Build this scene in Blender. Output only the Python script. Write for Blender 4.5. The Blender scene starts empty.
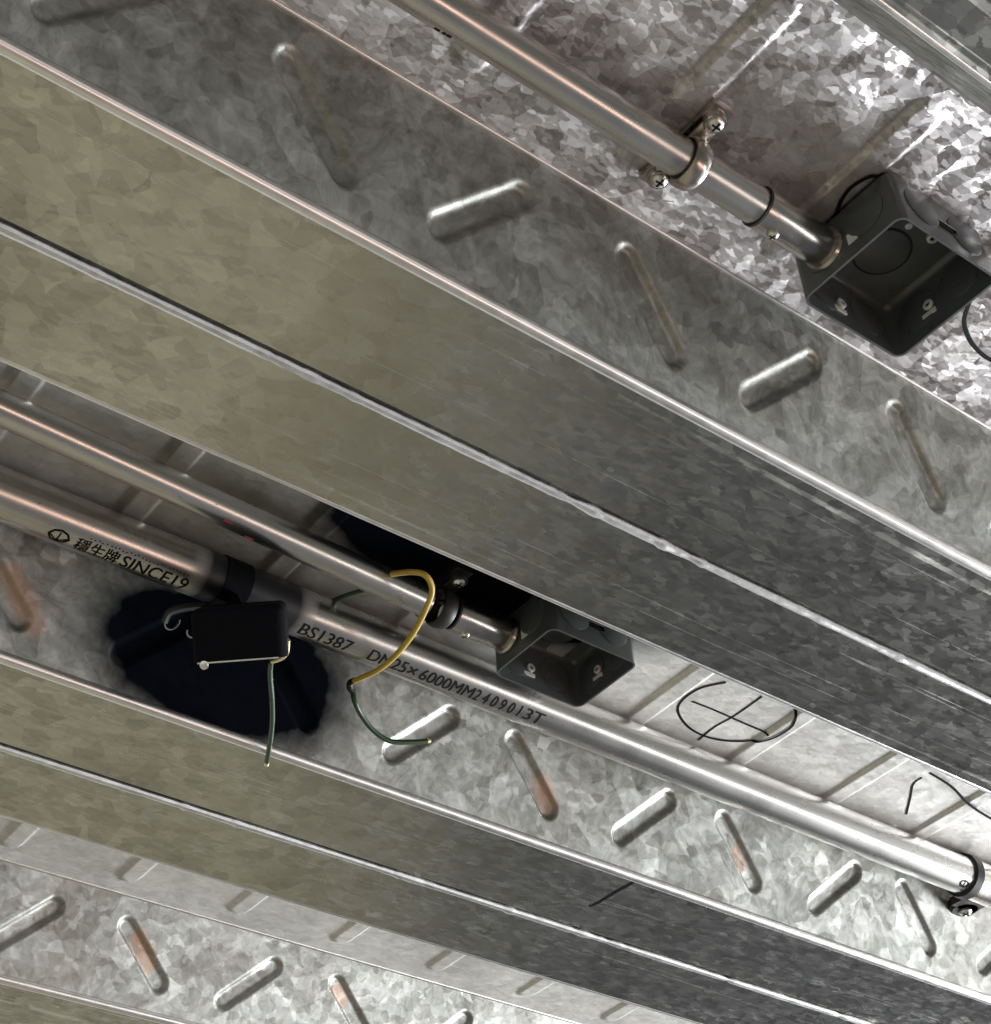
import bpy, bmesh, math, random
import numpy as np
from mathutils import Vector, Matrix, Euler

random.seed(7)
scene = bpy.context.scene
COL = scene.collection
S = 0.64                      # metres per layout unit (unit = eye to rib soffit)
EYE = 1.5                     # height of the eye above the floor slab


def W(p):
    return Vector((p[0] * S, p[1] * S, p[2] * S + EYE))


# ------------------------------------------------------------------ camera
AZ, EL, RO, FPX = 0.69736, 0.71168, -0.06857, 1700.0
fw = Vector((math.sin(AZ) * math.cos(EL), math.cos(AZ) * math.cos(EL), math.sin(EL)))
rt = Vector((math.cos(AZ), -math.sin(AZ), 0))
up = rt.cross(fw)
rt2 = rt * math.cos(RO) + up * math.sin(RO)
up2 = -rt * math.sin(RO) + up * math.cos(RO)
cam = bpy.data.cameras.new('camera')
cam.sensor_fit = 'HORIZONTAL'
cam.sensor_width = 36.0
cam.lens = FPX / 991.0 * 36.0
cam.clip_start = 0.02
co = bpy.data.objects.new('camera', cam)
COL.objects.link(co)
co.matrix_world = Matrix(((rt2.x, up2.x, -fw.x, 0), (rt2.y, up2.y, -fw.y, 0),
                          (rt2.z, up2.z, -fw.z, EYE), (0, 0, 0, 1)))
scene.camera = co

# ------------------------------------------------------------------ light
scene.view_settings.view_transform = 'Standard'
scene.view_settings.look = 'None'
scene.view_settings.exposure = 0.0
scene.view_settings.gamma = 1.0
scene.view_settings.use_curve_mapping = False
scene.cycles.use_denoising = True

world = bpy.data.worlds.new('world')
scene.world = world
world.use_nodes = True
bg = world.node_tree.nodes['Background']
bg.inputs['Color'].default_value = (0.92, 0.96, 1.0, 1)
bg.inputs['Strength'].default_value = 0.85


def area(name, loc, target, sx, sy, power, col):
    l = bpy.data.lights.new(name, 'AREA')
    l.shape = 'RECTANGLE'
    l.size, l.size_y = sx, sy
    l.energy = power
    l.color = col
    o = bpy.data.objects.new(name, l)
    COL.objects.link(o)
    o.location = W(loc)
    o.rotation_euler = (W(target) - W(loc)).to_track_quat('-Z', 'Y').to_euler()
    return o


# daylight coming in under the slab from the open side on the right
area('daylight_right', (4.3, 0.85, 0.10), (1.0, 0.95, 1.08), 1.2, 0.5, 88, (0.97, 0.985, 1.0))
# low openings behind the viewer: daylight on the right, sunlit brickwork glow on the left
area('daylight_behind', (3.7, -1.5, -1.0), (1.8, 1.1, 1.05), 1.3, 0.30, 7.5, (1.0, 0.99, 0.97))
area('warm_light_behind', (1.4, -1.5, -1.0), (0.7, 1.0, 1.0), 1.2, 0.26, 4.3, (1.0, 0.66, 0.50))

# ------------------------------------------------------------------ materials
def new_mat(name):
    m = bpy.data.materials.new(name)
    m.use_nodes = True
    nt = m.node_tree
    return m, nt, nt.nodes, nt.links, nt.nodes['Principled BSDF']


def node(nt, kind, **kw):
    n = nt.nodes.new(kind)
    for k, v in kw.items():
        setattr(n, k, v)
    return n


def math_(nt, op, a, b=None, clamp=False):
    n = node(nt, 'ShaderNodeMath', operation=op, use_clamp=clamp)
    for i, x in enumerate((a, b)):
        if x is None:
            continue
        if isinstance(x, (int, float)):
            n.inputs[i].default_value = x
        else:
            nt.links.new(x, n.inputs[i])
    return n.outputs[0]


def mixc(nt, fac, a, b, blend='MIX'):
    n = node(nt, 'ShaderNodeMix', data_type='RGBA', blend_type=blend)
    for s, x in ((n.inputs['Factor'], fac), (n.inputs[6], a), (n.inputs[7], b)):
        if isinstance(x, (int, float)):
            s.default_value = x
        elif isinstance(x, tuple):
            s.default_value = (*x, 1)
        else:
            nt.links.new(x, s)
    return n.outputs[2]


def mapping(nt, src, scale):
    n = node(nt, 'ShaderNodeMapping')
    nt.links.new(src, n.inputs['Vector'])
    n.inputs['Scale'].default_value = scale
    return n.outputs[0]


def noise(nt, vec, scale, detail=3, rough=0.55):
    n = node(nt, 'ShaderNodeTexNoise')
    nt.links.new(vec, n.inputs['Vector'])
    n.inputs['Scale'].default_value = scale
    n.inputs['Detail'].default_value = detail
    n.inputs['Roughness'].default_value = rough
    return n


def ramp(nt, fac, a, b, ca=(0, 0, 0), cb=(1, 1, 1)):
    n = node(nt, 'ShaderNodeMapRange', clamp=True)
    nt.links.new(fac, n.inputs[0])
    n.inputs[1].default_value, n.inputs[2].default_value = a, b
    n.inputs[3].default_value, n.inputs[4].default_value = 0, 1
    return n.outputs[0]


def blot_mask(nt, pos, centre, radii, soft=0.28, wob=0.35):
    """an irregular blot of soot or other colour, fixed to the steel"""
    c = W(centre)
    sub = node(nt, 'ShaderNodeVectorMath', operation='SUBTRACT')
    nt.links.new(pos, sub.inputs[0])
    sub.inputs[1].default_value = c
    sc = node(nt, 'ShaderNodeVectorMath', operation='MULTIPLY')
    nt.links.new(sub.outputs[0], sc.inputs[0])
    sc.inputs[1].default_value = tuple(1 / (r * S) for r in radii)
    ln = node(nt, 'ShaderNodeVectorMath', operation='LENGTH')
    nt.links.new(sc.outputs[0], ln.inputs[0])
    nz = noise(nt, pos, 28, 3)
    d = math_(nt, 'ADD', ln.outputs['Value'], math_(nt, 'MULTIPLY', math_(nt, 'SUBTRACT', nz.outputs[0], 0.5), wob))
    m = ramp(nt, d, 1.0 + soft / 2, 1.0 - soft / 2)
    return m


def galv(name, dark, light, rough, span, tilt, metallic=1.0, streak=0.0, grime=0.25, rvar=0.12, soot=None,
         leaf=1.0, swirl=0.0, lines=0.0, warp=0.6, orange=None, scorch=None):
    """hot dip galvanised sheet: crystal spangle cells with their own tint, gloss and tilt"""
    m, nt, N, L, b = new_mat(name)
    geo = node(nt, 'ShaderNodeNewGeometry')
    pos = geo.outputs['Position']
    nz = noise(nt, pos, span * 0.55, 4, 0.6)
    off = node(nt, 'ShaderNodeVectorMath', operation='MULTIPLY_ADD')
    L.new(nz.outputs['Color'], off.inputs[0])
    off.inputs[1].default_value = (warp / span,) * 3
    L.new(pos, off.inputs[2])
    v1 = node(nt, 'ShaderNodeTexVoronoi', feature='F1')
    L.new(mapping(nt, off.outputs[0], (1, 1 / leaf, 1)), v1.inputs['Vector'])
    v1.inputs['Scale'].default_value = span
    v2 = node(nt, 'ShaderNodeTexVoronoi', feature='F1', distance='MANHATTAN')
    rot = node(nt, 'ShaderNodeMapping')
    L.new(off.outputs[0], rot.inputs[0])
    rot.inputs['Rotation'].default_value = (0.3, 0.2, 0.8)
    rot.inputs['Scale'].default_value = (1, 2.2, 1)
    L.new(rot.outputs[0], v2.inputs['Vector'])
    v2.inputs['Scale'].default_value = span * 1.5
    s1 = node(nt, 'ShaderNodeSeparateColor')
    L.new(v1.outputs['Color'], s1.inputs[0])
    s2 = node(nt, 'ShaderNodeSeparateColor')
    L.new(v2.outputs['Color'], s2.inputs[0])
    cell = math_(nt, 'ADD', math_(nt, 'MULTIPLY', s1.outputs[0], 0.6), math_(nt, 'MULTIPLY', s2.outputs[0], 0.4))
    col = mixc(nt, cell, dark, light)
    if swirl:
        w1 = noise(nt, pos, 14, 3)
        wo = node(nt, 'ShaderNodeVectorMath', operation='MULTIPLY_ADD')
        L.new(w1.outputs['Color'], wo.inputs[0])
        wo.inputs[1].default_value = (0.10,) * 3
        L.new(pos, wo.inputs[2])
        w2 = noise(nt, wo.outputs[0], 110, 6, 0.66)
        col = mixc(nt, swirl, col, mixc(nt, ramp(nt, w2.outputs[0], 0.32, 0.68), dark, light))
    g = noise(nt, pos, 9, 5, 0.6)
    col = mixc(nt, math_(nt, 'MULTIPLY', ramp(nt, g.outputs[0], 0.45, 0.75), grime), col, (0.16, 0.14, 0.11))
    r = math_(nt, 'ADD', math_(nt, 'MULTIPLY', s2.outputs[1], rvar), rough - rvar / 2)
    if lines:
        ln_ = noise(nt, mapping(nt, pos, (0.2, 34, 34)), 1.0, 2, 0.5)
        lf = math_(nt, 'MULTIPLY', ramp(nt, math_(nt, 'ABSOLUTE', math_(nt, 'SUBTRACT', ln_.outputs[0], 0.5)), 0.006, 0.002), lines)
        wn = noise(nt, pos, 14, 3)
        lf = math_(nt, 'MULTIPLY', lf, ramp(nt, wn.outputs[0], 0.35, 0.6))
        col = mixc(nt, lf, col, (0.95, 0.94, 0.92))
        r = math_(nt, 'ADD', r, math_(nt, 'MULTIPLY', lf, 0.5))
    if streak:
        st = noise(nt, mapping(nt, pos, (0.6, 90, 90)), 2.0, 4, 0.7)
        f = ramp(nt, st.outputs[0], 0.52, 0.66)
        col = mixc(nt, math_(nt, 'MULTIPLY', f, streak), col, (0.80, 0.79, 0.76))
        f2 = ramp(nt, st.outputs[0], 0.48, 0.36)
        col = mixc(nt, math_(nt, 'MULTIPLY', f2, streak), col, (0.20, 0.19, 0.17))
        r = math_(nt, 'ADD', r, math_(nt, 'MULTIPLY', f, 0.22 * streak))
    if orange:
        rk = None
        for c, rr in orange:
            q = blot_mask(nt, pos, c, (rr, rr * 1.2, rr * 1.2), 0.7, 0.5)
            rk = q if rk is None else math_(nt, 'MAXIMUM', rk, q)
        col = mixc(nt, math_(nt, 'MULTIPLY', rk, 0.6), col, (0.48, 0.29, 0.20))
    if scorch:
        sk = blot_mask(nt, pos, *scorch)
        col = mixc(nt, math_(nt, 'MULTIPLY', sk, 0.8), col, (0.17, 0.145, 0.10))
    if soot:  # near-black blots, soot among them
        for s in soot:
            mk = blot_mask(nt, pos, *s)
            col = mixc(nt, mk, col, (0.004, 0.005, 0.008))
            r = math_(nt, 'ADD', r, math_(nt, 'MULTIPLY', mk, 0.25))
            met = math_(nt, 'MULTIPLY', math_(nt, 'SUBTRACT', 1.0, mk), metallic)
            L.new(met, b.inputs['Metallic'])
            L.new(math_(nt, 'MULTIPLY', math_(nt, 'SUBTRACT', 1.0, mk), 0.5), b.inputs['Specular IOR Level'])
    else:
        b.inputs['Metallic'].default_value = metallic
    L.new(col, b.inputs['Base Color'])
    L.new(r, b.inputs['Roughness'])
    # tilt of every crystal plus fine relief
    mixv = node(nt, 'ShaderNodeVectorMath', operation='ADD')
    sb1 = node(nt, 'ShaderNodeVectorMath', operation='SUBTRACT')
    L.new(v1.outputs['Color'], sb1.inputs[0])
    sb1.inputs[1].default_value = (0.5,) * 3
    sb2 = node(nt, 'ShaderNodeVectorMath', operation='SUBTRACT')
    L.new(v2.outputs['Color'], sb2.inputs[0])
    sb2.inputs[1].default_value = (0.5,) * 3
    L.new(sb1.outputs[0], mixv.inputs[0])
    L.new(sb2.outputs[0], mixv.inputs[1])
    sc = node(nt, 'ShaderNodeVectorMath', operation='SCALE')
    L.new(mixv.outputs[0], sc.inputs[0])
    sc.inputs['Scale'].default_value = tilt
    bump = node(nt, 'ShaderNodeBump')
    bump.inputs['Strength'].default_value = 0.25
    bump.inputs['Distance'].default_value = 0.0015
    L.new(g.outputs[0], bump.inputs['Height'])
    ad = node(nt, 'ShaderNodeVectorMath', operation='ADD')
    L.new(bump.outputs[0], ad.inputs[0])
    L.new(sc.outputs[0], ad.inputs[1])
    nm = node(nt, 'ShaderNodeVectorMath', operation='NORMALIZE')
    L.new(ad.outputs[0], nm.inputs[0])
    L.new(nm.outputs[0], b.inputs['Normal'])
    return m


def plain(name, col, rough=0.5, metallic=0.0, var=0.15, scale=60, bump=0.0, spec=0.5):
    m, nt, N, L, b = new_mat(name)
    geo = node(nt, 'ShaderNodeNewGeometry')
    nz = noise(nt, geo.outputs['Position'], scale, 4)
    lo = tuple(c * (1 - var) for c in col)
    hi = tuple(min(1, c * (1 + var)) for c in col)
    L.new(mixc(nt, nz.outputs[0], lo, hi), b.inputs['Base Color'])
    b.inputs['Metallic'].default_value = metallic
    b.inputs['Specular IOR Level'].default_value = spec
    L.new(math_(nt, 'ADD', math_(nt, 'MULTIPLY', nz.outputs[0], 0.15), rough - 0.075), b.inputs['Roughness'])
    if bump:
        bp = node(nt, 'ShaderNodeBump')
        bp.inputs['Strength'].default_value = bump
        bp.inputs['Distance'].default_value = 0.0006
        L.new(nz.outputs[0], bp.inputs['Height'])
        L.new(bp.outputs[0], b.inputs['Normal'])
    return m


def pipe_mat(name, soot=None, base=(0.56, 0.55, 0.53), rough=0.26):
    """drawn galvanised tube: fine lines along its length"""
    m, nt, N, L, b = new_mat(name)
    geo = node(nt, 'ShaderNodeNewGeometry')
    pos = geo.outputs['Position']
    st = noise(nt, mapping(nt, pos, (0.8, 75, 75)), 2.0, 4, 0.6)
    bl = noise(nt, pos, 22, 4)
    col = mixc(nt, ramp(nt, st.outputs[0], 0.35, 0.65), tuple(c * 0.86 for c in base), tuple(min(1, c * 1.12) for c in base))
    col = mixc(nt, math_(nt, 'MULTIPLY', ramp(nt, bl.outputs[0], 0.5, 0.8), 0.3), col, (0.26, 0.24, 0.21))
    sp = noise(nt, mapping(nt, pos, (60, 200, 200)), 3.0, 2)
    col = mixc(nt, math_(nt, 'MULTIPLY', ramp(nt, sp.outputs[0], 0.70, 0.74), 0.5), col, (0.12, 0.10, 0.08))
    r = math_(nt, 'ADD', rough - 0.06, math_(nt, 'MULTIPLY', bl.outputs[0], 0.16))
    b.inputs['Metallic'].default_value = 1.0
    if soot:
        mk = None
        for s in soot:
            q = blot_mask(nt, pos, *s)
            mk = q if mk is None else math_(nt, 'MAXIMUM', mk, q)
        col = mixc(nt, mk, col, (0.006, 0.007, 0.010))
        L.new(math_(nt, 'SUBTRACT', 1.0, mk), b.inputs['Metallic'])
        r = math_(nt, 'ADD', r, math_(nt, 'MULTIPLY', mk, 0.2))
    L.new(col, b.inputs['Base Color'])
    L.new(r, b.inputs['Roughness'])
    bp = node(nt, 'ShaderNodeBump')
    bp.inputs['Strength'].default_value = 0.04
    bp.inputs['Distance'].default_value = 0.0004
    L.new(st.outputs[0], bp.inputs['Height'])
    L.new(bp.outputs[0], b.inputs['Normal'])
    return m


# profile of the deck in layout units
YC, WB, SEAM, PITCH, DEP, SL = 0.69461, 0.26882, 0.1391, 0.63854, 0.13128, 0.06058
WT = PITCH - WB - 2 * SL
ZB, ZT = 1.0, 1.0 + DEP
XA, XB = -0.30, 2.45

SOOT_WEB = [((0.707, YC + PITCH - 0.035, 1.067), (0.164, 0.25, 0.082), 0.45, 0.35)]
ORANGE_SPOTS = [((1.1438, 1.3084, 1.0536), 0.013), ((1.1345, 1.3045, 1.063), 0.011), ((1.1535, 1.3130, 1.0435), 0.010),  # orange-brown spots along the falling web pressings
        ((0.4606, 1.2986, 1.0748), 0.012), ((0.4730, 1.304, 1.063), 0.013), ((0.4860, 1.3095, 1.051), 0.012), ((0.498, 1.3151, 1.039), 0.010),
        ((1.4540, 1.302, 1.067), 0.009), ((1.4660, 1.307, 1.057), 0.009),
        ((0.9436, 1.9330, 1.084), 0.011), ((0.9560, 1.9390, 1.072), 0.012), ((0.9682, 1.9443, 1.0594), 0.010),
        ((1.2640, 1.930, 1.088), 0.010), ((1.2760, 1.935, 1.078), 0.010)]
DARK_TOP = [((0.90, 1.085, ZT), (0.235, 0.085, 0.05), 0.35, 0.25)]  # near-black blot on the flange, around the middle box and left of it
SCORCH = ((0.62, 1.165, ZT), (0.26, 0.12, 0.06), 1.3, 0.5)
SOOT_PIPE = [((0.680, 1.2217, 1.075), (0.064, 0.2, 0.2), 0.35, 0.12)]
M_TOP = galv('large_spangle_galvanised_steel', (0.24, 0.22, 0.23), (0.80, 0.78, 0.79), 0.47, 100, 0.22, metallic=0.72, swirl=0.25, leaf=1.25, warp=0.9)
M_TOP2 = galv('fine_spangle_galvanised_steel', (0.64, 0.64, 0.63), (0.88, 0.87, 0.85), 0.50, 90, 0.07, metallic=0.60, soot=DARK_TOP, scorch=SCORCH, swirl=0.6)  # soot here takes the near-black blot of DARK_TOP
M_WEB = galv('dull_galvanised_steel', (0.19, 0.195, 0.18), (0.49, 0.50, 0.48), 0.49, 60, 0.085, metallic=0.85, soot=SOOT_WEB, orange=ORANGE_SPOTS, grime=0.6, swirl=0.65)
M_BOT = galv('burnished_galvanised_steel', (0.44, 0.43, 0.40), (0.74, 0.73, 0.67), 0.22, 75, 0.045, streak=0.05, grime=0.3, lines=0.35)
M_RIM = plain('polished_bend', (0.85, 0.83, 0.81), 0.32, 1.0, 0.12, 90)
M_LIP = plain('seam_zinc', (0.80, 0.77, 0.75), 0.36, 1.0, 0.35, 120, 0.4)
M_PIPE = pipe_mat('conduit_steel')
M_PIPE2 = pipe_mat('sooted_pipe_steel', SOOT_PIPE)
M_COUP = plain('coupler_nickel', (0.52, 0.49, 0.46), 0.25, 1.0, 0.15, 120)
M_SADDLE = plain('saddle_nickel', (0.50, 0.45, 0.42), 0.24, 1.0, 0.2, 150)
M_BLACK = plain('black_enamel', (0.066, 0.074, 0.076), 0.30, 0.0, 0.2, 140, 0.1, 0.7)
M_SOOTY = plain('soot_black_steel', (0.004, 0.004, 0.006), 0.7, 0.0, 0.3, 140, 0.2, 0.06)
M_BARE = plain('bare_bright_steel', (0.80, 0.79, 0.76), 0.3, 1.0, 0.1, 200)
M_CHIP = plain('chipped_zinc', (0.72, 0.71, 0.68), 0.4, 0.15, 0.1, 200)
M_INK = plain('black_marker_ink', (0.008, 0.008, 0.011), 0.6, 0.0, 0.2, 100, 0.0, 0.1)
M_PRINT = plain('black_pipe_print', (0.014, 0.012, 0.011), 0.7, 0.0, 0.3, 300, 0.0, 0.08)
M_YEL = plain('yellow_wire_sheath', (0.50, 0.35, 0.055), 0.38, 0.0, 0.2, 80)
M_GRN = plain('green_wire_sheath', (0.016, 0.046, 0.014), 0.38, 0.0, 0.3, 80)
M_DKG = plain('dark_wire_sheath', (0.010, 0.014, 0.009), 0.38, 0.0, 0.3, 80)
M_COPPER = plain('cut_wire_end', (0.75, 0.65, 0.42), 0.35, 0.6, 0.1, 80)
M_RING = plain('black_rubber_ring', (0.010, 0.010, 0.011), 0.5, 0.0, 0.2, 100)
M_FOOT = plain('dark_cast_iron', (0.05, 0.05, 0.05), 0.45, 0.6, 0.2, 100)
M_RUST = plain('red_paint_fleck', (0.22, 0.02, 0.02), 0.5, 0.0, 0.2, 100)


# ------------------------------------------------------------------ mesh helpers
def mesh_obj(name, verts, faces, mat, parent=None, smooth=True, base=None):
    """verts in layout units; object origin at parent's origin (or base)"""
    me = bpy.data.meshes.new(name)
    if parent is not None:
        b = Vector(parent['_base'])
    elif base is not None:
        b = W(base)
    else:
        b = Vector((0, 0, 0))
    V = np.asarray(verts, float).reshape(-1, 3) * S
    V[:, 2] += EYE
    V -= np.array(b)
    me.from_pydata(V.tolist(), [], [list(f) for f in faces])
    me.materials.append(mat)
    bm = bmesh.new()
    bm.from_mesh(me)
    bmesh.ops.recalc_face_normals(bm, faces=bm.faces) if len(bm.faces) < 6000 else None
    bm.to_mesh(me)
    bm.free()
    if smooth:
        me.polygons.foreach_set('use_smooth', [True] * len(me.polygons))
        try:
            me.set_sharp_from_angle(angle=math.radians(38))
        except Exception:
            pass
    o = bpy.data.objects.new(name, me)
    COL.objects.link(o)
    if parent is not None:
        o.parent = parent
        o['_base'] = parent['_base']
    else:
        o.location = b
        o['_base'] = list(b)
    return o


def tag(o, label, cat, group=None):
    o['label'] = label
    o['category'] = cat
    if group:
        o['group'] = group
    return o


def thing(name, base, label, cat, group=None):
    o = bpy.data.objects.new(name, None)
    o.empty_display_size = 0.02
    COL.objects.link(o)
    o.location = W(base)
    o['_base'] = list(W(base))
    return tag(o, label, cat, group)


def structure(name, base=(0, 0, 1)):
    o = bpy.data.objects.new(name, None)
    COL.objects.link(o)
    o.location = W(base)
    o['_base'] = list(W(base))
    o['kind'] = 'structure'
    return o


def join(*parts):
    V, F = [], []
    for v, f in parts:
        n = len(V)
        V += [tuple(p) for p in v]
        F += [tuple(i + n for i in q) for q in f]
    return V, F


def box_g(c, h, M=None):
    c = Vector(c)
    V = []
    for x in (-1, 1):
        for y in (-1, 1):
            for z in (-1, 1):
                p = Vector((x * h[0], y * h[1], z * h[2]))
                if M is not None:
                    p = M @ p
                V.append(tuple(c + p))
    F = [(0, 1, 3, 2), (4, 6, 7, 5), (0, 4, 5, 1), (2, 3, 7, 6), (0, 2, 6, 4), (1, 5, 7, 3)]
    return V, F


def frame_of(d):
    d = Vector(d).normalized()
    a = Vector((0, 0, 1)) if abs(d.z) < 0.9 else Vector((0, 1, 0))
    u = d.cross(a).normalized()
    return d, u, d.cross(u).normalized()


def lathe(p0, axis, prof, seg=24, cap=True):
    """prof: list of (distance along axis, radius)"""
    d, u, v = frame_of(axis)
    p0 = Vector(p0)
    V, F = [], []
    for (t, r) in prof:
        for k in range(seg):
            a = 2 * math.pi * k / seg
            V.append(tuple(p0 + d * t + (u * math.cos(a) + v * math.sin(a)) * r))
    for i in range(len(prof) - 1):
        for k in range(seg):
            k2 = (k + 1) % seg
            F.append((i * seg + k, i * seg + k2, (i + 1) * seg + k2, (i + 1) * seg + k))
    if cap:
        F.append(tuple(range(seg))[::-1])
        F.append(tuple((len(prof) - 1) * seg + k for k in range(seg)))
    return V, F


def ring_g(c, axis, R, r, seg=28, m=8, a0=0.0, a1=2 * math.pi, flat=1.0):
    d, u, v = frame_of(axis)
    c = Vector(c)
    full = abs(a1 - a0 - 2 * math.pi) < 1e-6
    V, F = [], []
    n = seg if full else seg + 1
    for i in range(n):
        a = a0 + (a1 - a0) * i / seg
        e = u * math.cos(a) + v * math.sin(a)
        for j in range(m):
            b = 2 * math.pi * j / m
            V.append(tuple(c + e * (R + r * math.cos(b)) + d * (r * flat * math.sin(b))))
    for i in range(seg):
        i2 = (i + 1) % n
        for j in range(m):
            j2 = (j + 1) % m
            F.append((i * m + j, i2 * m + j, i2 * m + j2, i * m + j2))
    return V, F


def tube(pts, r, m=10, sub=8, radii=None):
    pts = [Vector(p) for p in pts]
    path = []
    n = len(pts)
    for i in range(n - 1):
        p0, p1, p2, p3 = pts[max(i - 1, 0)], pts[i], pts[i + 1], pts[min(i + 2, n - 1)]
        for k in range(sub):
            t = k / sub
            path.append(0.5 * ((2 * p1) + (p2 - p0) * t + (2 * p0 - 5 * p1 + 4 * p2 - p3) * t * t
                               + (3 * p1 - p0 - 3 * p2 + p3) * t ** 3))
    path.append(pts[-1])
    V, F = [], []
    _, u, _ = frame_of(path[1] - path[0])
    for i, p in enumerate(path):
        t = (path[min(i + 1, len(path) - 1)] - path[max(i - 1, 0)]).normalized()
        u = (u - t * u.dot(t)).normalized()
        v = t.cross(u)
        for k in range(m):
            a = 2 * math.pi * k / m
            V.append(tuple(p + (u * math.cos(a) + v * math.sin(a)) * r))
    for i in range(len(path) - 1):
        for k in range(m):
            k2 = (k + 1) % m
            F.append((i * m + k, i * m + k2, (i + 1) * m + k2, (i + 1) * m + k))
    F.append(tuple(range(m))[::-1])
    F.append(tuple((len(path) - 1) * m + k for k in range(m)))
    return V, F


def pressing(x, y):
    """how far the pressings of a top flange stand down at x, y"""
    for k in (0, 1, 2):
        a = YC + k * PITCH - SL - WT
        if a < y < a + WT:
            u = (x - TOP_PHASE[k] - 0.017 + PT / 2) % PT - PT / 2
            q = min(1, max(0, (0.0155 - abs(u)) / 0.0045)) * min(1, max(0, (a + WT - 0.033 - y) / 0.005))
            return 0.0036 * q * q * (3 - 2 * q)
    return 0


def ribbon(pts, w, z, sub=8, t=0.0006):
    """a flat ink stroke lying on a horizontal soffit at height z"""
    P = [Vector((p[0], p[1], z)) for p in pts]
    V, F = tube(P, w, 6, sub)
    V = [(x, y, z - t + (zz - z) * 0.04 - (pressing(x, y) if abs(z - ZT) < 1e-6 else 0)) for x, y, zz in V]
    return V, F


# ------------------------------------------------------------------ steel deck (the ceiling)
ceiling = structure('ceiling', (0.9, 1.0, 1.0))


def sheet(name, origin, uax, vax, nrm, lu, lv, nu, nv, embs, amp, mat, child_name='embossment', wav=0.0):
    """a grid sheet with pressed embossments; each pressing becomes its own sub-part"""
    origin, uax, vax, nrm = (np.array(a, float) for a in (origin, uax, vax, nrm))
    U, Vv = np.meshgrid(np.linspace(0, lu, nu), np.linspace(0, lv, nv), indexing='ij')
    disp = np.zeros_like(U)
    ids = -np.ones(U.shape, int)
    for i, (a0, b0, a1, b1, hw, rampw) in enumerate(embs):
        du, dv = a1 - a0, b1 - b0
        l2 = du * du + dv * dv
        t = np.clip(((U - a0) * du + (Vv - b0) * dv) / l2, 0, 1)
        dist = np.hypot(U - a0 - t * du, Vv - b0 - t * dv)
        q = np.clip((hw - dist) / rampw, 0, 1)
        q = q * q * (3 - 2 * q)
        disp = np.maximum(disp, q)
        ids[(dist < hw + 0.004)] = i
    dd = disp * amp
    if wav:
        dd = dd + wav * (np.sin(U * 9.1 + 1.3) * 0.6 + np.sin(U * 23.0 + Vv * 20) * 0.4) * np.sin(np.pi * Vv / lv)
    P = origin + U[..., None] * uax + Vv[..., None] * vax + dd[..., None] * nrm
    P = P.reshape(-1, 3)
    idx = np.arange(nu * nv).reshape(nu, nv)
    quads = np.stack([idx[:-1, :-1], idx[1:, :-1], idx[1:, 1:], idx[:-1, 1:]], -1).reshape(-1, 4)
    fid = np.minimum.reduce([ids.reshape(-1)[quads[:, k]] for k in range(4)])
    if np.dot(np.cross(uax, vax), nrm) < 0:
        quads = quads[:, ::-1]

    def build(nm, q, parent):
        used, inv = np.unique(q.reshape(-1), return_inverse=True)
        Vb = P[used] * S
        Vb[:, 2] += EYE
        Vb -= np.array(parent['_base'])
        me = bpy.data.meshes.new(nm)
        nf = len(q)
        me.vertices.add(len(used))
        me.vertices.foreach_set('co', Vb.reshape(-1))
        me.loops.add(nf * 4)
        me.loops.foreach_set('vertex_index', inv.astype(np.int32))
        me.polygons.add(nf)
        me.polygons.foreach_set('loop_start', np.arange(0, nf * 4, 4, dtype=np.int32))
        me.polygons.foreach_set('use_smooth', np.ones(nf, bool))
        me.update(calc_edges=True)
        me.materials.append(mat)
        o = bpy.data.objects.new(nm, me)
        COL.objects.link(o)
        o.parent = parent
        o['_base'] = parent['_base']
        return o
    main = build(name, quads[fid < 0], ceiling)
    for i in range(len(embs)):
        q = quads[fid == i]
        if len(q):
            build(child_name, q, main)
    return main


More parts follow.
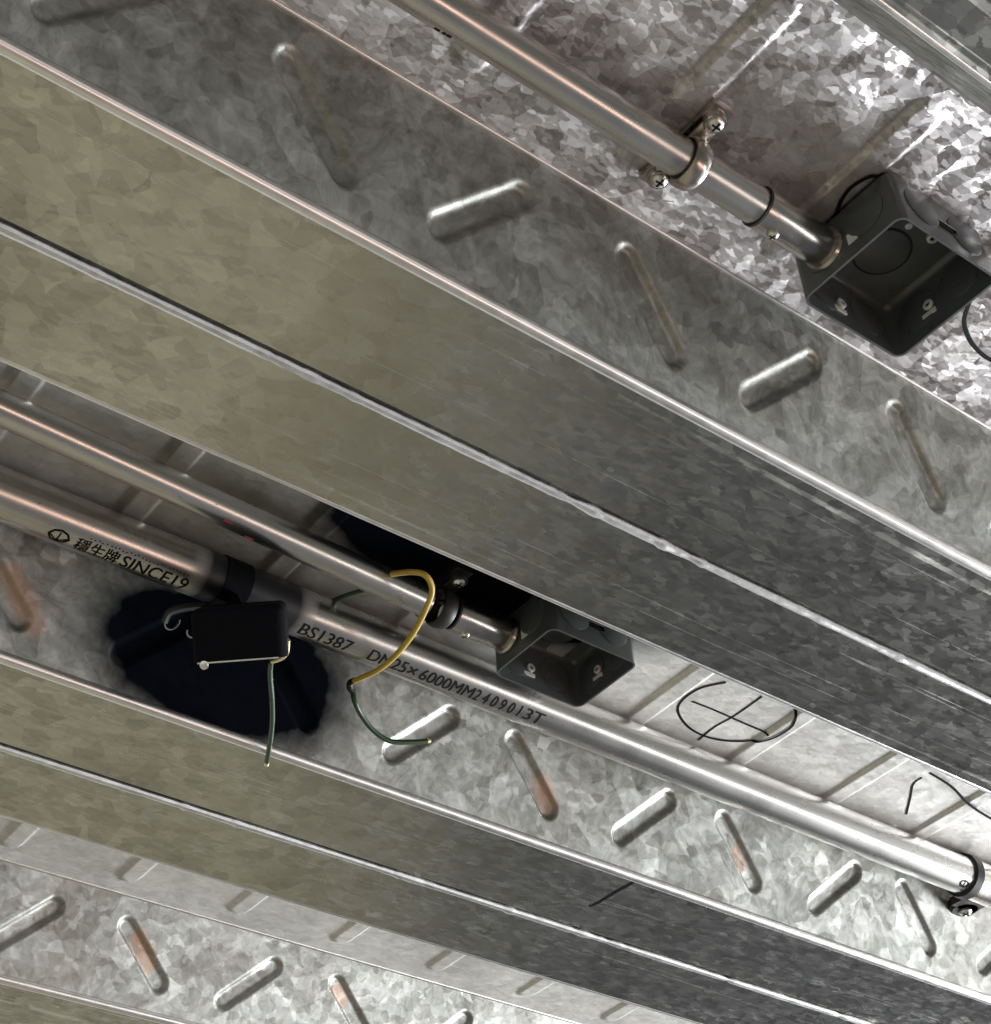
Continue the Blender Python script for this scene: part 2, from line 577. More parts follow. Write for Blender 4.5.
LW = math.hypot(DEP, SL)
TOP_PHASE = {0: 0.1455, 1: 0.1875, 2: 0.031, -1: 0.09, 3: 0.06}
WEB_UP = {-1: 0.10, 0: 0.185, 1: 0.246, 2: 0.071, 3: 0.15}      # start of the rising pressings
WEB_DN = {-1: 0.26, 0: 0.027, 1: 0.0672, 2: 0.2396, 3: 0.31}    # start of the falling pressings
PT, PW = 0.1677, 0.3355
NX = 1300
for k in range(-1, 4):
    y0 = YC + k * PITCH
    ytn, ytf = y0 - SL - WT, y0 - SL
    # top flange
    far = k in (-1, 3)
    nx = 260 if far else NX
    embs = []
    n = int((XA - TOP_PHASE[k]) / PT) - 1
    while True:
        n += 1
        x = TOP_PHASE[k] + n * PT + 0.017
        if x < XA + 0.05:
            continue
        if x > XB - 0.05:
            break
        embs.append((x - XA, 0.030, x - XA, WT - 0.050, 0.0155, 0.0045))
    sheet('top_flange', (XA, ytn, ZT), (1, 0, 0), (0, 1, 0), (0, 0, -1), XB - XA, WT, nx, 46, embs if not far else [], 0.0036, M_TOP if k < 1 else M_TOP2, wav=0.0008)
    # the web that faces the viewer
    embs = []
    b_of = lambda t: (1 - t) * LW
    for n in range(-3, 10):
        x = WEB_UP[k] + n * PW
        if XA + 0.05 < x < XB - 0.15:
            embs.append((x + 0.011 - XA, b_of(0.31), x + 0.074 - XA, b_of(0.73), 0.0140, 0.0060))
        x = WEB_DN[k] + n * PW
        if XA + 0.05 < x < XB - 0.15:
            embs.append((x + 0.011 - XA, b_of(0.73), x + 0.078 - XA, b_of(0.31), 0.0140, 0.0060))
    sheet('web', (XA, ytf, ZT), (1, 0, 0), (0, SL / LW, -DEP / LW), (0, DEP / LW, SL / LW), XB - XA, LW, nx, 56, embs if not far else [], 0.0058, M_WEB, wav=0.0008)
    # the web that faces away
    sheet('web', (XA, ytn - SL, ZB), (1, 0, 0), (0, SL / LW, DEP / LW), (0, -DEP / LW, SL / LW), XB - XA, LW, 40, 4, [], 0, M_WEB)
    # bottom flange, two sheets lapped at a seam
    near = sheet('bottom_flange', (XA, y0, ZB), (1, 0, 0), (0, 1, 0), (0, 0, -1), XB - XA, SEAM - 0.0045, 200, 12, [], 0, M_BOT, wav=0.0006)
    sheet('bottom_flange', (XA, y0 + SEAM + 0.002, ZB), (1, 0, 0), (0, 1, 0), (0, 0, -1), XB - XA, WB - SEAM - 0.002, 200, 12, [], 0, M_BOT, wav=0.0006)
    # the dark gap behind the lap, closed from above
    V, F = box_g(((XA + XB) / 2, y0 + SEAM - 0.001, ZB + 0.006), ((XB - XA) / 2, 0.008, 0.001))
    mesh_obj('seam_backing', V, F, M_WEB, ceiling, smooth=False)
    # rounded lip of the lap with nicks in it
    rnd = random.Random(20 + k)
    V, F = [], []
    nseg, m = 420, 8
    bumps = [(rnd.uniform(XA, XB), rnd.uniform(0.0008, 0.0020), rnd.uniform(0.003, 0.007)) for _ in range(46)]
    for i in range(nseg + 1):
        x = XA + (XB - XA) * i / nseg
        r = 0.0040 + 0.0003 * math.sin(x * 31) + rnd.uniform(-0.0002, 0.0002)
        for bx, bh, bw in bumps:
            if abs(x - bx) < bw:
                r += bh * 0.6 * (1 if int(bx * 977) % 2 else -0.8)
        for j in range(m):
            a = 2 * math.pi * j / m
            V.append((x, y0 + SEAM + 0.004 + math.cos(a) * r, ZB - 0.0005 + math.sin(a) * r * 1.0))
    for i in range(nseg):
        for j in range(m):
            j2 = (j + 1) % m
            F.append((i * m + j, i * m + j2, (i + 1) * m + j2, (i + 1) * m + j))
    mesh_obj('seam_lip', V, F, M_LIP, ceiling)
    # rounded bends between webs and flanges
    for (yy, zz, rr) in ((y0 + 0.0015, ZB + 0.0035, 0.0064), (y0 + WB - 0.0015, ZB + 0.0025, 0.0035)):
        V, F = lathe((XA, yy, zz), (1, 0, 0), [((XB - XA) * i / 60, rr) for i in range(61)], 12)
        mesh_obj('bend', V, F, M_RIM, ceiling)
    for yy in (ytf,):
        V, F = lathe((XA, yy - 0.001, ZT + 0.0005), (1, 0, 0), [((XB - XA) * i / 60, 0.0026) for i in range(61)], 10)
        mesh_obj('bend', V, F, M_RIM, ceiling)
# concrete over the deck
V, F = box_g(((XA + XB) / 2, 1.4, ZT + 0.07), ((XB - XA) / 2 + 0.3, 2.2, 0.05))
M_CONC = plain('slab_concrete', (0.33, 0.31, 0.29), 0.85, 0, 0.2, 6)
mesh_obj('concrete_topping', V, F, M_CONC, ceiling, smooth=False)

# ------------------------------------------------------------------ floor below (out of frame, seen only in the metal)
mf, nt, N, L, b = new_mat('floor_formwork')
geo = node(nt, 'ShaderNodeNewGeometry')
sx = node(nt, 'ShaderNodeSeparateXYZ')
L.new(geo.outputs['Position'], sx.inputs[0])
nz = noise(nt, geo.outputs['Position'], 1.7, 5)
edge = math_(nt, 'ADD', math_(nt, 'SUBTRACT', sx.outputs[0], math_(nt, 'MULTIPLY', sx.outputs[1], 0.62)), math_(nt, 'MULTIPLY', nz.outputs[0], 0.8))
wood = mixc(nt, nz.outputs[0], (0.31, 0.275, 0.18), (0.43, 0.39, 0.27))
conc = mixc(nt, nz.outputs[0], (0.075, 0.075, 0.078), (0.125, 0.125, 0.13))
L.new(mixc(nt, ramp(nt, edge, 0.2, 1.3), wood, conc), b.inputs['Base Color'])
b.inputs['Roughness'].default_value = 0.8
V = [(-9, -9, -EYE / S), (12, -9, -EYE / S), (12, 14, -EYE / S), (-9, 14, -EYE / S)]
fl = mesh_obj('floor', V, [(0, 1, 2, 3)], mf, None, smooth=False)
fl['kind'] = 'structure'


# ------------------------------------------------------------------ conduits and pipes
def pipe_geo(p0, p1, r, wall=0.0035, seg=40):
    p0, p1 = Vector(p0), Vector(p1)
    l = (p1 - p0).length
    n = 30
    prof = [(0.0, r - wall)] + [(l * i / n, r) for i in range(n + 1)] + [(l, r - wall), (l - 0.03, r - wall)]
    V, F = lathe(p0, p1 - p0, prof, seg, cap=False)
    return V, F


R1 = 0.0164
C1Y, C1Z = 0.5485, 1.100
V, F = pipe_geo((XA, C1Y, C1Z), (0.766, C1Y, C1Z), R1)
c1 = tag(mesh_obj('conduit', V, F, M_PIPE, base=(XA, C1Y, C1Z)),
    'slim bright steel conduit crossing the top of the picture to the upper black box', 'conduit', 'slim steel conduits')
for x, a, l in ((0.4445, 0.75, 0.0022), (0.4505, 0.70, 0.0014), (0.4545, 0.66, 0.0018)):
    V, F = box_g((x, C1Y + math.sin(a) * R1, C1Z - math.cos(a) * R1), (l, 0.0016, 0.0004), Matrix.Rotation(a, 3, 'X'))
    mesh_obj('ink_speck', V, F, M_INK, c1, smooth=False)['label'] = 'small black ink speck'
C3A, C3B = Vector((XA, 1.088, 1.100)), Vector((0.846, 1.1335, 1.100))
V, F = pipe_geo(C3A, C3B, R1)
c3 = tag(mesh_obj('conduit', V, F, M_PIPE, base=tuple(C3A)),
         'slim steel conduit above the big printed pipe, ending at the middle black box', 'conduit', 'slim steel conduits')
for (x, a) in ((0.600, -0.2), (0.630, 0.35)):
    yy = C3A.y + (C3B.y - C3A.y) * (x - XA) / (C3B.x - XA)
    p = Vector((x, yy + math.sin(a) * R1, 1.1 - math.cos(a) * R1))
    V, F = box_g(p, (0.005, 0.0010, 0.0005))
    mesh_obj('red_fleck', V, F, M_RUST, c3, smooth=False)['label'] = 'small dark red paint fleck'

R2 = 0.0258
P2Y, P2Z = 1.2217, 1.100
V, F = pipe_geo((XA, P2Y, P2Z), (2.45, P2Y, P2Z), R2, seg=56)
pipe2 = tag(mesh_obj('steel_pipe', V, F, M_PIPE2, base=(XA, P2Y, P2Z)),
            'thick galvanised pipe with black printed lettering, soot-darkened beside the dangling box', 'pipe')


# lettering rolled on to the pipe
def wrap_text(txt, x0, x1, ang_c, cap_deg, name='printed_lettering', shear=0.0):
    cu = bpy.data.curves.new('lettering', 'FONT')
    cu.body = txt
    cu.size = 1.0
    cu.offset = 0.0
    cu.resolution_u = 4
    o = bpy.data.objects.new('lettering', cu)
    COL.objects.link(o)
    dg = bpy.context.evaluated_depsgraph_get()
    dg.update()
    me = bpy.data.meshes.new_from_object(o.evaluated_get(dg))
    bpy.data.objects.remove(o)
    bm = bmesh.new()
    bm.from_mesh(me)
    bmesh.ops.triangulate(bm, faces=bm.faces)
    for i in range(-3, 10):
        bmesh.ops.bisect_plane(bm, geom=bm.verts[:] + bm.edges[:] + bm.faces[:], plane_co=(0, i * 0.11, 0), plane_no=(0, 1, 0))
    P = np.array([v.co[:] for v in bm.verts])
    F = [[v.index for v in f.verts] for f in bm.faces]
    bm.free()
    bpy.data.meshes.remove(me)
    n0 = len(P)
    mn, mx = P.min(0), P.max(0)
    hh = (mx[1] - mn[1])
    Vv = []
    for p in P:
        x = x0 + (p[0] - mn[0]) / (mx[0] - mn[0]) * (x1 - x0)
        f = (p[1] - mn[1]) / hh - 0.5
        a = math.radians(ang_c - (x - (x0 + x1) / 2) * 28 - f * cap_deg)
        r = R2 + 0.00025
        Vv.append((x, P2Y + math.sin(a) * r, P2Z - math.cos(a) * r))
    # a second, slightly shifted impression gives the stencilled weight
    V2 = [(x + 0.0007, y, z - 0.00003) for x, y, z in Vv]
    Vv, F = join((Vv, F), (V2, F))
    return mesh_obj(name, Vv, F, M_PRINT, pipe2, smooth=False)


def ac(x):
    return -4.0 - (x - 0.46) * 28


for txt, a, bb, cap in (('穩生牌', 0.4888, 0.5345, 38), ('SINCE19', 0.5385, 0.6105, 34), ('BS1387', 0.7439, 0.8062, 35),
                        ('DN25', 0.8297, 0.8775, 34), ('×', 0.8800, 0.8905, 22), ('6000MM', 0.8960, 0.9665, 34),
                        ('2 4 0 9 0 1', 0.9690, 1.0320, 34), ('3T', 1.0390, 1.0645, 34)):
    wrap_text(txt, a, bb, ac((a + bb) / 2), cap)


# oval mark before the lettering: hexagonal ring with an arrow inside
def on_pipe(x, deg, lift=0.0003):
    a = math.radians(deg)
    return (x, P2Y + math.sin(a) * (R2 + lift), P2Z - math.cos(a) * (R2 + lift))


def mark(x, deg, hw, hd, mat=M_PRINT):
    hexa = [(-1, 0.0), (-0.62, 0.75), (0, 1), (0.62, 0.75), (1, 0.0), (0.55, -0.85), (0, -1), (-0.55, -0.85), (-1, 0.0)]
    parts = []

    def line(pl, r):
        q = []
        for i in range(len(pl) - 1):
            for t in range(3):
                s = t / 3
                q.append((pl[i][0] * (1 - s) + pl[i + 1][0] * s, pl[i][1] * (1 - s) + pl[i + 1][1] * s))
        q.append(pl[-1])
        V, F = [], []
        for i, (u, v) in enumerate(q):
            u2, v2 = q[min(i + 1, len(q) - 1)]
            u1, v1 = q[max(i - 1, 0)]
            du, dv = (u2 - u1) * hw, (v2 - v1) * math.radians(hd) * R2
            l = math.hypot(du, dv) or 1
            nu_, nv_ = -dv / l * r, du / l * r
            for sgn in (-1, 1):
                V.append(on_pipe(x + u * hw + sgn * nu_, deg - v * hd - sgn * math.degrees(nv_ / R2)))
        for i in range(len(q) - 1):
            F.append((2 * i, 2 * i + 1, 2 * i + 3, 2 * i + 2))
        return V, F
    parts.append(line(hexa, 0.0011))
    parts.append(line([(0, 0.72), (0, -0.9)], 0.0008))
    parts.append(line([(-0.9, 0.1), (-0.1, -0.8), (0.0, -0.2), (0.1, -0.8), (0.9, 0.1)], 0.0007))
    V, F = join(*parts)
    return mesh_obj('printed_emblem', V, F, mat, pipe2, smooth=False)


mark(0.4715, -5.5, 0.0108, 17)
mark(1.7853, -26, 0.0085, 11)
# faint dotted print line nearer the crown
parts = []
rnd = random.Random(3)
for i in range(26):
    x = 0.50 + i * 0.0042 + rnd.uniform(-0.0006, 0.0006)
    a = -31 - (x - 0.5) * 40 + rnd.uniform(-2, 2)
    parts.append(([on_pipe(x, a), on_pipe(x + 0.0016, a), on_pipe(x + 0.0016, a + 2.6), on_pipe(x, a + 2.6)], [(0, 1, 2, 3)]))
V, F = join(*parts)
mesh_obj('faint_dotted_print', V, F, M_PRINT, pipe2, smooth=False)['kind'] = 'stuff'


def screw_head(c, axis, r, h, parent, name='screw', mat=None):
    mat = mat or M_BARE
    axis = Vector(axis).normalized()
    V, F = lathe(c, axis, [(0, r), (h * 0.5, r * 0.98), (h * 0.85, r * 0.75), (h, r * 0.35)], 18)
    o = mesh_obj(name, V, F, mat, parent)
    d, u, v = frame_of(axis)
    M = Matrix((u, v, d)).transposed()
    g1 = box_g(Vector(c) + axis * h * 0.92, (r * 0.62, r * 0.12, h * 0.16), M)
    g2 = box_g(Vector(c) + axis * h * 0.92, (r * 0.12, r * 0.62, h * 0.16), M)
    V, F = join(g1, g2)
    mesh_obj('cross_slot', V, F, M_INK, o, smooth=False)
    return o


def coupler(x0, x1, y, z, mats, label):
    t = thing('coupler', (x0, y, z), label, 'coupler', 'conduit couplers')
    r = R1 * 1.09
    V, F = lathe((x0, y, z), (1, 0, 0), [(0, R1 * 0.9), (0, r), (0.002, r * 1.01), (x1 - x0 - 0.012, r * 1.01), (x1 - x0 - 0.010, r * 0.97), (x1 - x0, r * 0.97)], 40)
    mesh_obj('sleeve', V, F, M_COUP, t)
    V, F = lathe((x0 - 0.0022, y, z), (1, 0, 0), [(0, R1 * 1.0), (0, r * 1.02), (0.0022, r * 1.02)], 40)
    mesh_obj('dark_gap_ring', V, F, M_RING, t)['label'] = 'black ring where the conduit enters'
    V, F = lathe((x1 - 0.004, y, z), (1, 0, 0), [(0, r * 0.9), (0, r * 1.10), (0.003, r * 1.16), (0.0055, r * 1.10)], 40)
    mesh_obj('end_flange', V, F, M_COUP, t)
    a = math.radians(18)
    ax = Vector((0, math.sin(a), -math.cos(a)))
    screw_head(Vector((x0 + 0.018, y, z)) + ax * r * 0.98, ax, 0.0052, 0.0035, t, 'set_screw')
    return t


coupler(0.766, 0.8455, C1Y, C1Z, None, 'nickel coupler joining the upper conduit to the upper black box')
coupler(0.882, 0.9535, 1.1335, C1Z, None, 'dim steel coupler between the middle conduit and the middle black box')


def saddle(x, y, z, r, label, mat, near_h=0.012, ear_y=0.034):
    """spacer bar saddle: a strap bent round the conduit, two ears with screws"""
    zt = ZT - 0.001
    t = thing('conduit_saddle', (x, y, zt), label, 'saddle', 'conduit saddles')
    V, F = box_g((x, y, zt - 0.004), (0.0105, ear_y + 0.012, 0.0045))
    bm_v = V
    mesh_obj('spacer_bar', V, F, mat, t, smooth=False)
    # strap
    hw = 0.0085
    prof = []
    zf = zt - 0.0125
    prof.append((-ear_y - 0.009, zf))
    prof.append((-ear_y + 0.007, zf))
    rr = r + 0.0022
    a_s = math.acos(max(-1, min(1, (z - zf) / rr))) if abs(z - zf) < rr else 0
    n = 22
    a0 = math.pi / 2 + math.asin(max(-1, min(1, (zf - z) / rr)))
    for i in range(n + 1):
        a = -a0 + 2 * a0 * i / n
        prof.append((math.sin(a) * rr, z - math.cos(a) * rr))
    prof.append((ear_y - 0.007, zf))
    prof.append((ear_y + 0.009, zf))
    V, F = [], []
    th = 0.0022
    m = len(prof)
    cs = 7
    for i, (py, pz) in enumerate(prof):
        y1, z1 = prof[max(i - 1, 0)]
        y2, z2 = prof[min(i + 1, m - 1)]
        ty, tz = y2 - y1, z2 - z1
        l = math.hypot(ty, tz) or 1
        ny, nz_ = tz / l, -ty / l      # outward (towards the viewer below)
        w = hw
        if i == 0 or i == m - 1:
            w = hw * 0.6
        for (dx, dn) in ((-w, 0), (-w, th * 0.7), (-w * 0.75, th * 1.3), (0, th * 1.75), (w * 0.75, th * 1.3), (w, th * 0.7), (w, 0)):
            V.append((x + dx, y + py + ny * dn, pz + nz_ * dn))
    for i in range(m - 1):
        for j in range(cs):
            j2 = (j + 1) % cs
            F.append((i * cs + j, i * cs + j2, (i + 1) * cs + j2, (i + 1) * cs + j))
    F.append(tuple(range(cs)))
    F.append(tuple((m - 1) * cs + j for j in range(cs))[::-1])
    mesh_obj('strap', V, F, mat, t)
    for sg in (-1, 1):
        V, F = lathe((x, y + sg * ear_y, zt - 0.003), (0, 0, -1), [(0, 0.0098), (0.0125, 0.0098), (0.0138, 0.0088), (0.0138, 0.004)], 22)
        mesh_obj('ear', V, F, mat, t)
        screw_head((x, y + sg * ear_y, zt - 0.0160), (0, 0, -1), 0.0070, 0.0045, t)
    return t


saddle(0.688, C1Y, C1Z, R1, 'shiny nickel saddle strap with two screws holding the upper conduit', M_SADDLE)
saddle(0.866, 1.1335, C1Z, R1, 'dark saddle clip in shadow at the end of the middle conduit', M_RING, ear_y=0.032)


# pipe ring hanger at the right end of the big pipe
t = thing('pipe_hanger', (1.806, P2Y, ZT), 'black ring clamp round the thick pipe at the right edge of the picture', 'clamp')
V, F = lathe((1.800, P2Y, P2Z), (1, 0, 0), [(0, R2), (0, R2 * 1.16), (0.012, R2 * 1.20), (0.012, R2 * 1.02)], 48, cap=False)
mesh_obj('ring', V, F, M_RING, t)
V, F = lathe((1.812, P2Y, P2Z), (1, 0, 0), [(0, R2), (0, R2 * 1.08), (0.10, R2 * 1.08), (0.10, R2)], 40, cap=False)
mesh_obj('sleeve', V, F, M_COUP, t)
fy = P2Y + 0.048
V, F = join(box_g((1.862, fy - 0.012, 1.096), (0.022, 0.018, 0.006)),
            lathe((1.868, fy + 0.006, 1.104), (0, 0, -1), [(0, 0.022), (0.010, 0.022), (0.014, 0.018)], 24))
foot = mesh_obj('foot', V, F, M_FOOT, t)
screw_head((1.868, fy + 0.006, 1.090), (0, 0, -1), 0.009, 0.006, foot)


# ------------------------------------------------------------------ junction boxes
def rrect(hx, hy, r, n=5):
    pts = []
    for cx, cy, a0 in ((hx - r, hy - r, 0), (-hx + r, hy - r, 90), (-hx + r, -hy + r, 180), (hx - r, -hy + r, 270)):
        for i in range(n + 1):
            a = math.radians(a0 + 90 * i / n)
            pts.append((cx + r * math.cos(a), cy + r * math.sin(a)))
    return pts


def shell_geo(hx, hy, h, T, rc=0.010, fil=0.007, wt=0.0022):
    """open box, opening towards -Z (local z 0), back at z = h"""
    loops = [(0, 0.0), (0, h - fil)]
    for i in range(1, 5):
        a = math.pi / 2 * i / 4
        loops.append((fil * (1 - math.cos(a)), h - fil + fil * math.sin(a)))
    outer = loops
    hi = h - wt
    inner = [(wt, 0.0), (wt, hi - fil)]
    for i in range(1, 5):
        a = math.pi / 2 * i / 4
        inner.append((wt + fil * (1 - math.cos(a)), hi - fil + fil * math.sin(a)))
    V, F = [], []
    n = len(rrect(1, 1, 0.1))
    rings = []
    for ins, z in outer:
        rings.append(len(V))
        V += [T(Vector((x, y, z))) for x, y in rrect(hx - ins, hy - ins, max(rc - ins, 0.002))]
    rings2 = []
    for ins, z in inner:
        rings2.append(len(V))
        V += [T(Vector((x, y, z))) for x, y in rrect(hx - ins, hy - ins, max(rc - ins, 0.002))]

    def band(a, b_, flip=False):
        for k in range(n):
            k2 = (k + 1) % n
            q = (a + k, a + k2, b_ + k2, b_ + k)
            F.append(q[::-1] if flip else q)
    for i in range(len(rings) - 1):
        band(rings[i], rings[i + 1])
    for i in range(len(rings2) - 1):
        band(rings2[i], rings2[i + 1], True)
    band(rings[0], rings2[0], True)
    F.append(tuple(rings[-1] + k for k in range(n)))
    F.append(tuple(rings2[-1] + k for k in range(n))[::-1])
    return [tuple(p) for p in V], F


def disc(c, axis, r, T, h=0.0012, seg=26):
    V, F = lathe(c, axis, [(-0.0005, r), (h * 0.6, r), (h, r * 0.94)], seg)
    return [tuple(T(Vector(p))) for p in V], F


def junction_box(name, c, hx, hy, h, label, mat, rot=None, detail=True, variant=0):
    """c: centre of the open rim in layout units"""
    c = Vector(c)
    R = rot if rot is not None else Matrix.Identity(3)
    T = lambda p: R @ p + c
    t = thing(name, tuple(T(Vector((0, 0, h)))), label, 'junction box', 'black steel junction boxes')
    V, F = shell_geo(hx, hy, h, T)
    mesh_obj('shell', V, F, mat, t)
    wt = 0.0022
    # knockouts: two on each side, one big in the back
    for sx_ in ((-1, 1) if detail else ()):
        for ky in (-1, 1):
            if sx_ == -1 and variant >= 0 and ky == 1:
                pass
            for face, inside in ((hx, False), (hx - wt, True)):
                V, F = disc((sx_ * face, ky * hy * 0.42, h * 0.52), (sx_ * (-1 if inside else 1), 0, 0), h * 0.33, T)
                mesh_obj('knockout', V, F, mat, t)
    for sy_ in ((-1, 1) if detail else ()):
        for kx in (-1, 1):
            for face, inside in ((hy, False), (hy - wt, True)):
                V, F = disc((kx * hx * 0.44, sy_ * face, h * 0.52), (0, sy_ * (-1 if inside else 1), 0), h * 0.33, T)
                mesh_obj('knockout', V, F, mat, t)
    V, F = disc((0.004, 0.008, h - wt), (0, 0, -1), hx * 0.40, T, 0.0016, 36)
    mesh_obj('knockout', V, F, mat, t)
    V, F = ring_g((0.004, 0.008, h - wt - 0.0004), (0, 0, 1), hx * 0.42, 0.0007, 40, 6)
    mesh_obj('knockout_groove', [tuple(T(Vector(p))) for p in V], F, M_RING, t)
    # bright screw lugs: small rings with chipped tabs
    lugs = [((-hx * 0.50, -hy * 0.02, h - wt), (0, 0, -1), True), ((hx * 0.45, -hy * 0.50, h - wt), (0, 0, -1), False),
            ((-hx * 0.15, hy - wt, h * 0.42), (0, -1, 0), True), ((hx - wt, hy * 0.20, h * 0.45), (-1, 0, 0), True)]
    for p, ax, tab in lugs:
        p, ax = Vector(p), Vector(ax)
        g = lathe(p, ax, [(0, 0.0052), (0.003, 0.0052), (0.0034, 0.0042), (0.0034, 0.0026), (0.0005, 0.0026)], 18)
        o = mesh_obj('screw_lug', [tuple(T(Vector(q))) for q in g[0]], g[1], M_CHIP, t)
        g = lathe(p + ax * 0.0012, ax, [(0, 0.0026), (0.0003, 0.0026)], 14)
        mesh_obj('screw_hole', [tuple(T(Vector(q))) for q in g[0]], g[1], M_INK, o)
        if tab:
            d, u, v = frame_of(ax)
            Mx = Matrix((u, v, d)).transposed()
            off = u * 0.004 + v * 0.008 if abs(ax.z) < 0.5 else Vector((0.003, -0.010, 0))
            hs = (0.0075, 0.0022, 0.0008) if abs(ax.z) < 0.5 else (0.0014, 0.0035, 0.0006)
            if abs(ax.z) < 0.5:
                off = Vector((0, 0, -0.0085)) + ax.cross(Vector((0, 0, 1))) * 0.002
                a = ax.cross(Vector((0, 0, 1))).normalized()
                Mx = Matrix((a, Vector((0, 0, 1)), ax)).transposed()
            g = box_g(p + off + ax * 0.0006, hs, Mx)
            mesh_obj('lug_tab', [tuple(T(Vector(q))) for q in g[0]], g[1], M_CHIP, o, smooth=False)
    for (px, py) in ((-hx * 0.35, -hy * 0.46), (hx * 0.02, -hy * 0.44)):
        g = lathe((px, py, h - wt), (0, 0, -1), [(0, 0.0034), (0.0012, 0.0034), (0.0014, 0.0020)], 14)
        mesh_obj('rivet', [tuple(T(Vector(q))) for q in g[0]], g[1], M_CHIP, t)
    # slot on the near side and a bare chip on the conduit side
    g = box_g((hx * 0.05, -hy - 0.0003, h * 0.42), (0.0105, 0.0009, 0.0032))
    o = mesh_obj('slot', [tuple(T(Vector(q))) for q in g[0]], g[1], M_INK, t, smooth=False)
    g = box_g((hx * 0.05, -hy - 0.0008, h * 0.42 + 0.0036), (0.0105, 0.0006, 0.0006))
    mesh_obj('slot_edge', [tuple(T(Vector(q))) for q in g[0]], g[1], M_BARE, o, smooth=False)
    g = box_g((-hx - 0.0003, -hy * 0.13, h * 0.32), (0.0006, 0.0050, 0.0058))
    mesh_obj('bare_chip', [tuple(T(Vector(q))) for q in g[0]], g[1], M_CHIP, t, smooth=False)['label'] = 'bright bare patch'
    return t


BZ = 1.068
BH = ZT - BZ - 0.0005
junction_box('junction_box', (0.9065, 0.5275, BZ), 0.0615, 0.0575, BH,
             'glossy black open square junction box below the upper right flange', M_BLACK)
junction_box('junction_box', (1.0165, 1.1130, BZ), 0.0605, 0.0510, BH,
             'black junction box half hidden behind the wide lower flange beside the marker circle', M_BLACK, variant=1)
R3 = Euler((0.0838, 0.6894, -2.1359), 'XYZ').to_matrix()
c3c = Vector((0.65372, 1.17827, 1.01102))
junction_box('junction_box', tuple(c3c - R3 @ Vector((0, 0, 0.0254))), 0.0624, 0.044, 0.0508,
             'sooty black junction box tilted under the thick pipe with a green wire', M_SOOTY, rot=R3, detail=False)
sooty = [o for o in bpy.data.objects if o.get('label', '').startswith('sooty black junction')][0]
e0 = R3 @ Vector((0.0624, -0.040, -0.0254)) + c3c
e1 = R3 @ Vector((0.0624, 0.036, -0.0254)) + c3c
V, F = tube([e0, e0.lerp(e1, 0.5), e1], 0.0009, 6, 4)
mesh_obj('rim_edge', V, F, M_BARE, sooty)['label'] = 'bright bare rim edge'
V, F = lathe(e0.lerp(e1, 0.10) + Vector((0.0, 0.002, -0.0015)), fw, [(-0.002, 0.002), (-0.001, 0.0042), (0.001, 0.0042), (0.002, 0.002)], 14)
mesh_obj('bare_tab', V, F, M_BARE, sooty)['label'] = 'bright bare tab'

# ------------------------------------------------------------------ wires
def by_web(u, v, off):
    """point `off` in front of the second web, along the sight line"""
    q = rt2 * ((u - 495.5) / FPX) + up2 * ((512 - v) / FPX) + fw
    n = Vector((0, DEP, SL)).normalized()
    return q * ((n.dot(Vector((0, YC + PITCH, ZB))) - off) / n.dot(q))


def unpro(u, v, z):
    x, y = (u - 495.5) / FPX, (512 - v) / FPX
    q = rt2 * x + up2 * y + fw
    return q * (z / q.z)


# clamp that carries the sooty box on the big pipe
t = thing('pipe_clamp', (0.66, P2Y, P2Z), 'blackened pipe clamp with shiny bolts above the sooty tilted box', 'clamp')
V, F = lathe((0.645, P2Y, P2Z), (1, 0, 0), [(0, R2), (0, R2 * 1.05), (0.03, R2 * 1.05), (0.03, R2)], 40, cap=False)
mesh_obj('band', V, F, M_SOOTY, t)
V, F = tube([(0.660, P2Y - 0.010, P2Z - R2), (0.660, P2Y - 0.018, P2Z - 0.045), (0.658, P2Y - 0.028, P2Z - 0.062)], 0.0075, 10, 6)
mesh_obj('bracket_arm', V, F, M_SOOTY, t)
for (u, v, of, a1) in ((172, 622, 0.020, 4.2), (194, 630, 0.024, 3.4)):
    x, y, z = by_web(u, v, of)
    V, F = ring_g((x, y, z), (0.3, -0.5, -0.8), 0.0085, 0.0013, 22, 6, 0.6, a1)
    mesh_obj('bolt_ring', V, F, M_FOOT, t)
V, F = tube([by_web(215, 606, 0.036), by_web(190, 607, 0.030), by_web(170, 612, 0.024), by_web(164, 622, 0.018)], 0.0042, 8, 6)
mesh_obj('bracket_tail', V, F, M_FOOT, t)


WR = 0.0031
t = thing('earth_wire', tuple(unpro(403, 576, 1.09)), 'yellow and green earth wire looped over the thick pipe below the middle box', 'wire', 'earth wires')
yel = [unpro(*p) for p in ((392, 574, 1.098), (410, 572, 1.078), (425, 575, 1.072), (432, 588, 1.066), (428, 604, 1.060),
                           (414, 632, 1.052), (396, 655, 1.052), (378, 670, 1.056), (363, 677, 1.062), (352, 682, 1.068))]
V, F = tube(yel, WR)
mesh_obj('yellow_sheath', V, F, M_YEL, t)['label'] = 'yellow length of the wire'
tp = [unpro(*p) for p in ((354, 680.5, 1.067), (350, 683, 1.069), (350, 688, 1.066), (353, 692, 1.064))]
V, F = tube(tp, WR * 1.15)
mesh_obj('black_kink', V, F, M_DKG, t)['label'] = 'black bend in the wire'
gr = [tp[-1]] + [by_web(*p) for p in ((355, 702, 0.034), (362, 716, 0.026), (374, 731, 0.020), (390, 741, 0.018), (410, 742, 0.020), (427, 741, 0.022))]
V, F = tube(gr, WR * 0.95)
mesh_obj('green_sheath', V, F, M_GRN, t)['label'] = 'dark green length of the wire'
V, F = tube([gr[-1], by_web(430, 740.5, 0.0222)], WR * 0.9)
mesh_obj('cut_end', V, F, M_COPPER, t)['label'] = 'pale cut end'

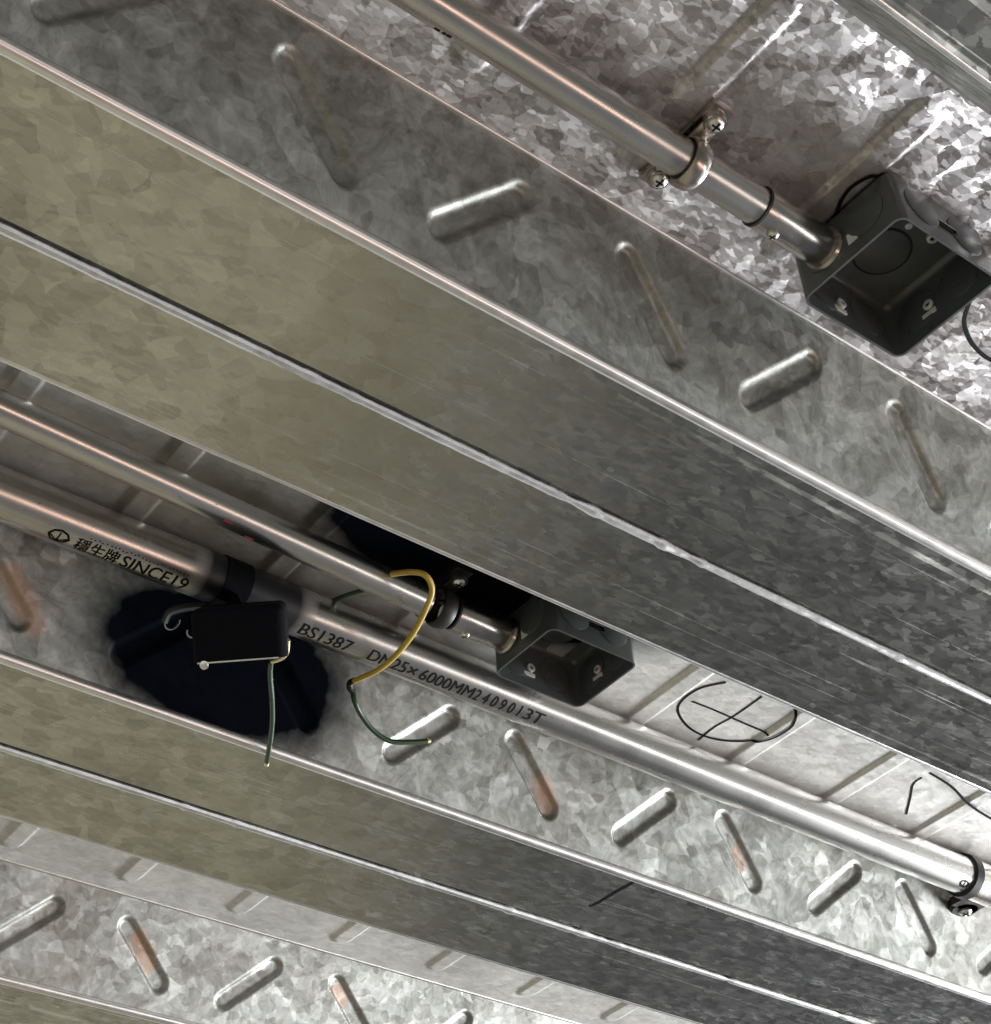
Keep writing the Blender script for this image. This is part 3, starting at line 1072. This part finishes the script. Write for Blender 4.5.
t = thing('earth_wire', tuple(unpro(270, 664, 1.01)), 'short green wire hanging straight down from the sooty tilted box', 'wire', 'earth wires')
dn = [unpro(*p) for p in ((288, 640, 1.000), (287, 652, 0.999), (282, 658, 0.998), (271, 662, 0.997), (270, 675, 0.997), (272, 700, 0.994), (272, 725, 0.992), (269, 750, 0.990), (267, 762, 0.989))]
V, F = tube(dn[:4], WR * 0.7)
mesh_obj('bare_conductor', V, F, M_COPPER, t)['label'] = 'pale bare bend at the box corner'
V, F = tube(dn[3:], WR * 0.9)
mesh_obj('green_sheath', V, F, M_GRN, t)
V, F = tube([dn[-1], unpro(266.6, 765, 0.989)], WR * 0.85)
mesh_obj('cut_end', V, F, M_COPPER, t)

V, F = tube([unpro(326, 604, 1.118), unpro(345, 596, 1.112), unpro(372, 587, 1.108), unpro(390, 578, 1.106)], WR * 0.9)
tag(mesh_obj('earth_wire', V, F, M_GRN, base=tuple(unpro(345, 596, 1.112))),
    'thin green wire end showing between the slim conduit and the thick pipe', 'wire', 'earth wires')

# ------------------------------------------------------------------ marker strokes drawn on the steel
CX_, CY_ = 1.306, 1.146
V, F = ribbon([(1.2502, 1.0957), (1.2327, 1.1216), (1.2315, 1.1517), (1.2445, 1.1731), (1.2799, 1.1907), (1.3176, 1.1923),
               (1.3515, 1.1783), (1.3745, 1.1529), (1.3790, 1.125), (1.374, 1.1084), (1.3560, 1.088), (1.3200, 1.070), (1.2800, 1.072)], 0.0017, ZT)
g2 = ribbon([(1.243, 1.1467), (1.2791, 1.1456), (1.3245, 1.1465), (1.3683, 1.1465)], 0.0015, ZT)
g3 = ribbon([(1.3063, 1.0932), (1.3068, 1.1402), (1.3031, 1.1731), (1.3061, 1.205)], 0.0015, ZT)
V, F = join((V, F), g2, g3)
mesh_obj('marker_drawing', V, F, M_INK, ceiling, smooth=False)['label'] = 'black marker circle with a cross'
V, F = ribbon([(1.608, 1.1112), (1.6109, 1.1291), (1.6337, 1.1549), (1.6598, 1.1854)], 0.0016, ZT)
mesh_obj('marker_drawing', V, F, M_INK, ceiling, smooth=False)['label'] = 'short curved black marker stroke'
V, F = join(ribbon([(1.5982, 1.0924), (1.6483, 1.0995), (1.7031, 1.1165), (1.7594, 1.1251), (1.82, 1.13)], 0.0020, ZT - 0.006),
            ribbon([(1.84, 1.140), (1.7988, 1.1582), (1.7985, 1.1771)], 0.0016, ZT))
mesh_obj('marker_drawing', V, F, M_INK, ceiling, smooth=False)['label'] = 'long black marker line at the right edge'
V, F = join(ribbon([(0.8589, 0.4752), (0.8489, 0.4782), (0.8391, 0.485), (0.8348, 0.5015), (0.8378, 0.5154), (0.8427, 0.5245), (0.8485, 0.5373)], 0.0018, ZT),
            ribbon([(1.0154, 0.520), (1.0254, 0.5353), (1.0388, 0.5516), (1.0612, 0.5636), (1.0848, 0.5691), (1.1034, 0.569)], 0.0022, ZT))
mesh_obj('marker_drawing', V, F, M_INK, ceiling, smooth=False)['label'] = 'black marker arcs round the upper box'
V, F = ribbon([(1.2938, 1.4165), (1.2973, 1.4053), (1.2990, 1.370), (1.3017, 1.3404)], 0.0022, ZB)
mesh_obj('marker_drawing', V, F, M_INK, ceiling, smooth=False)['label'] = 'short straight black marker line on the lower flange'

for o in bpy.data.objects:
    if '_base' in o:
        del o['_base']
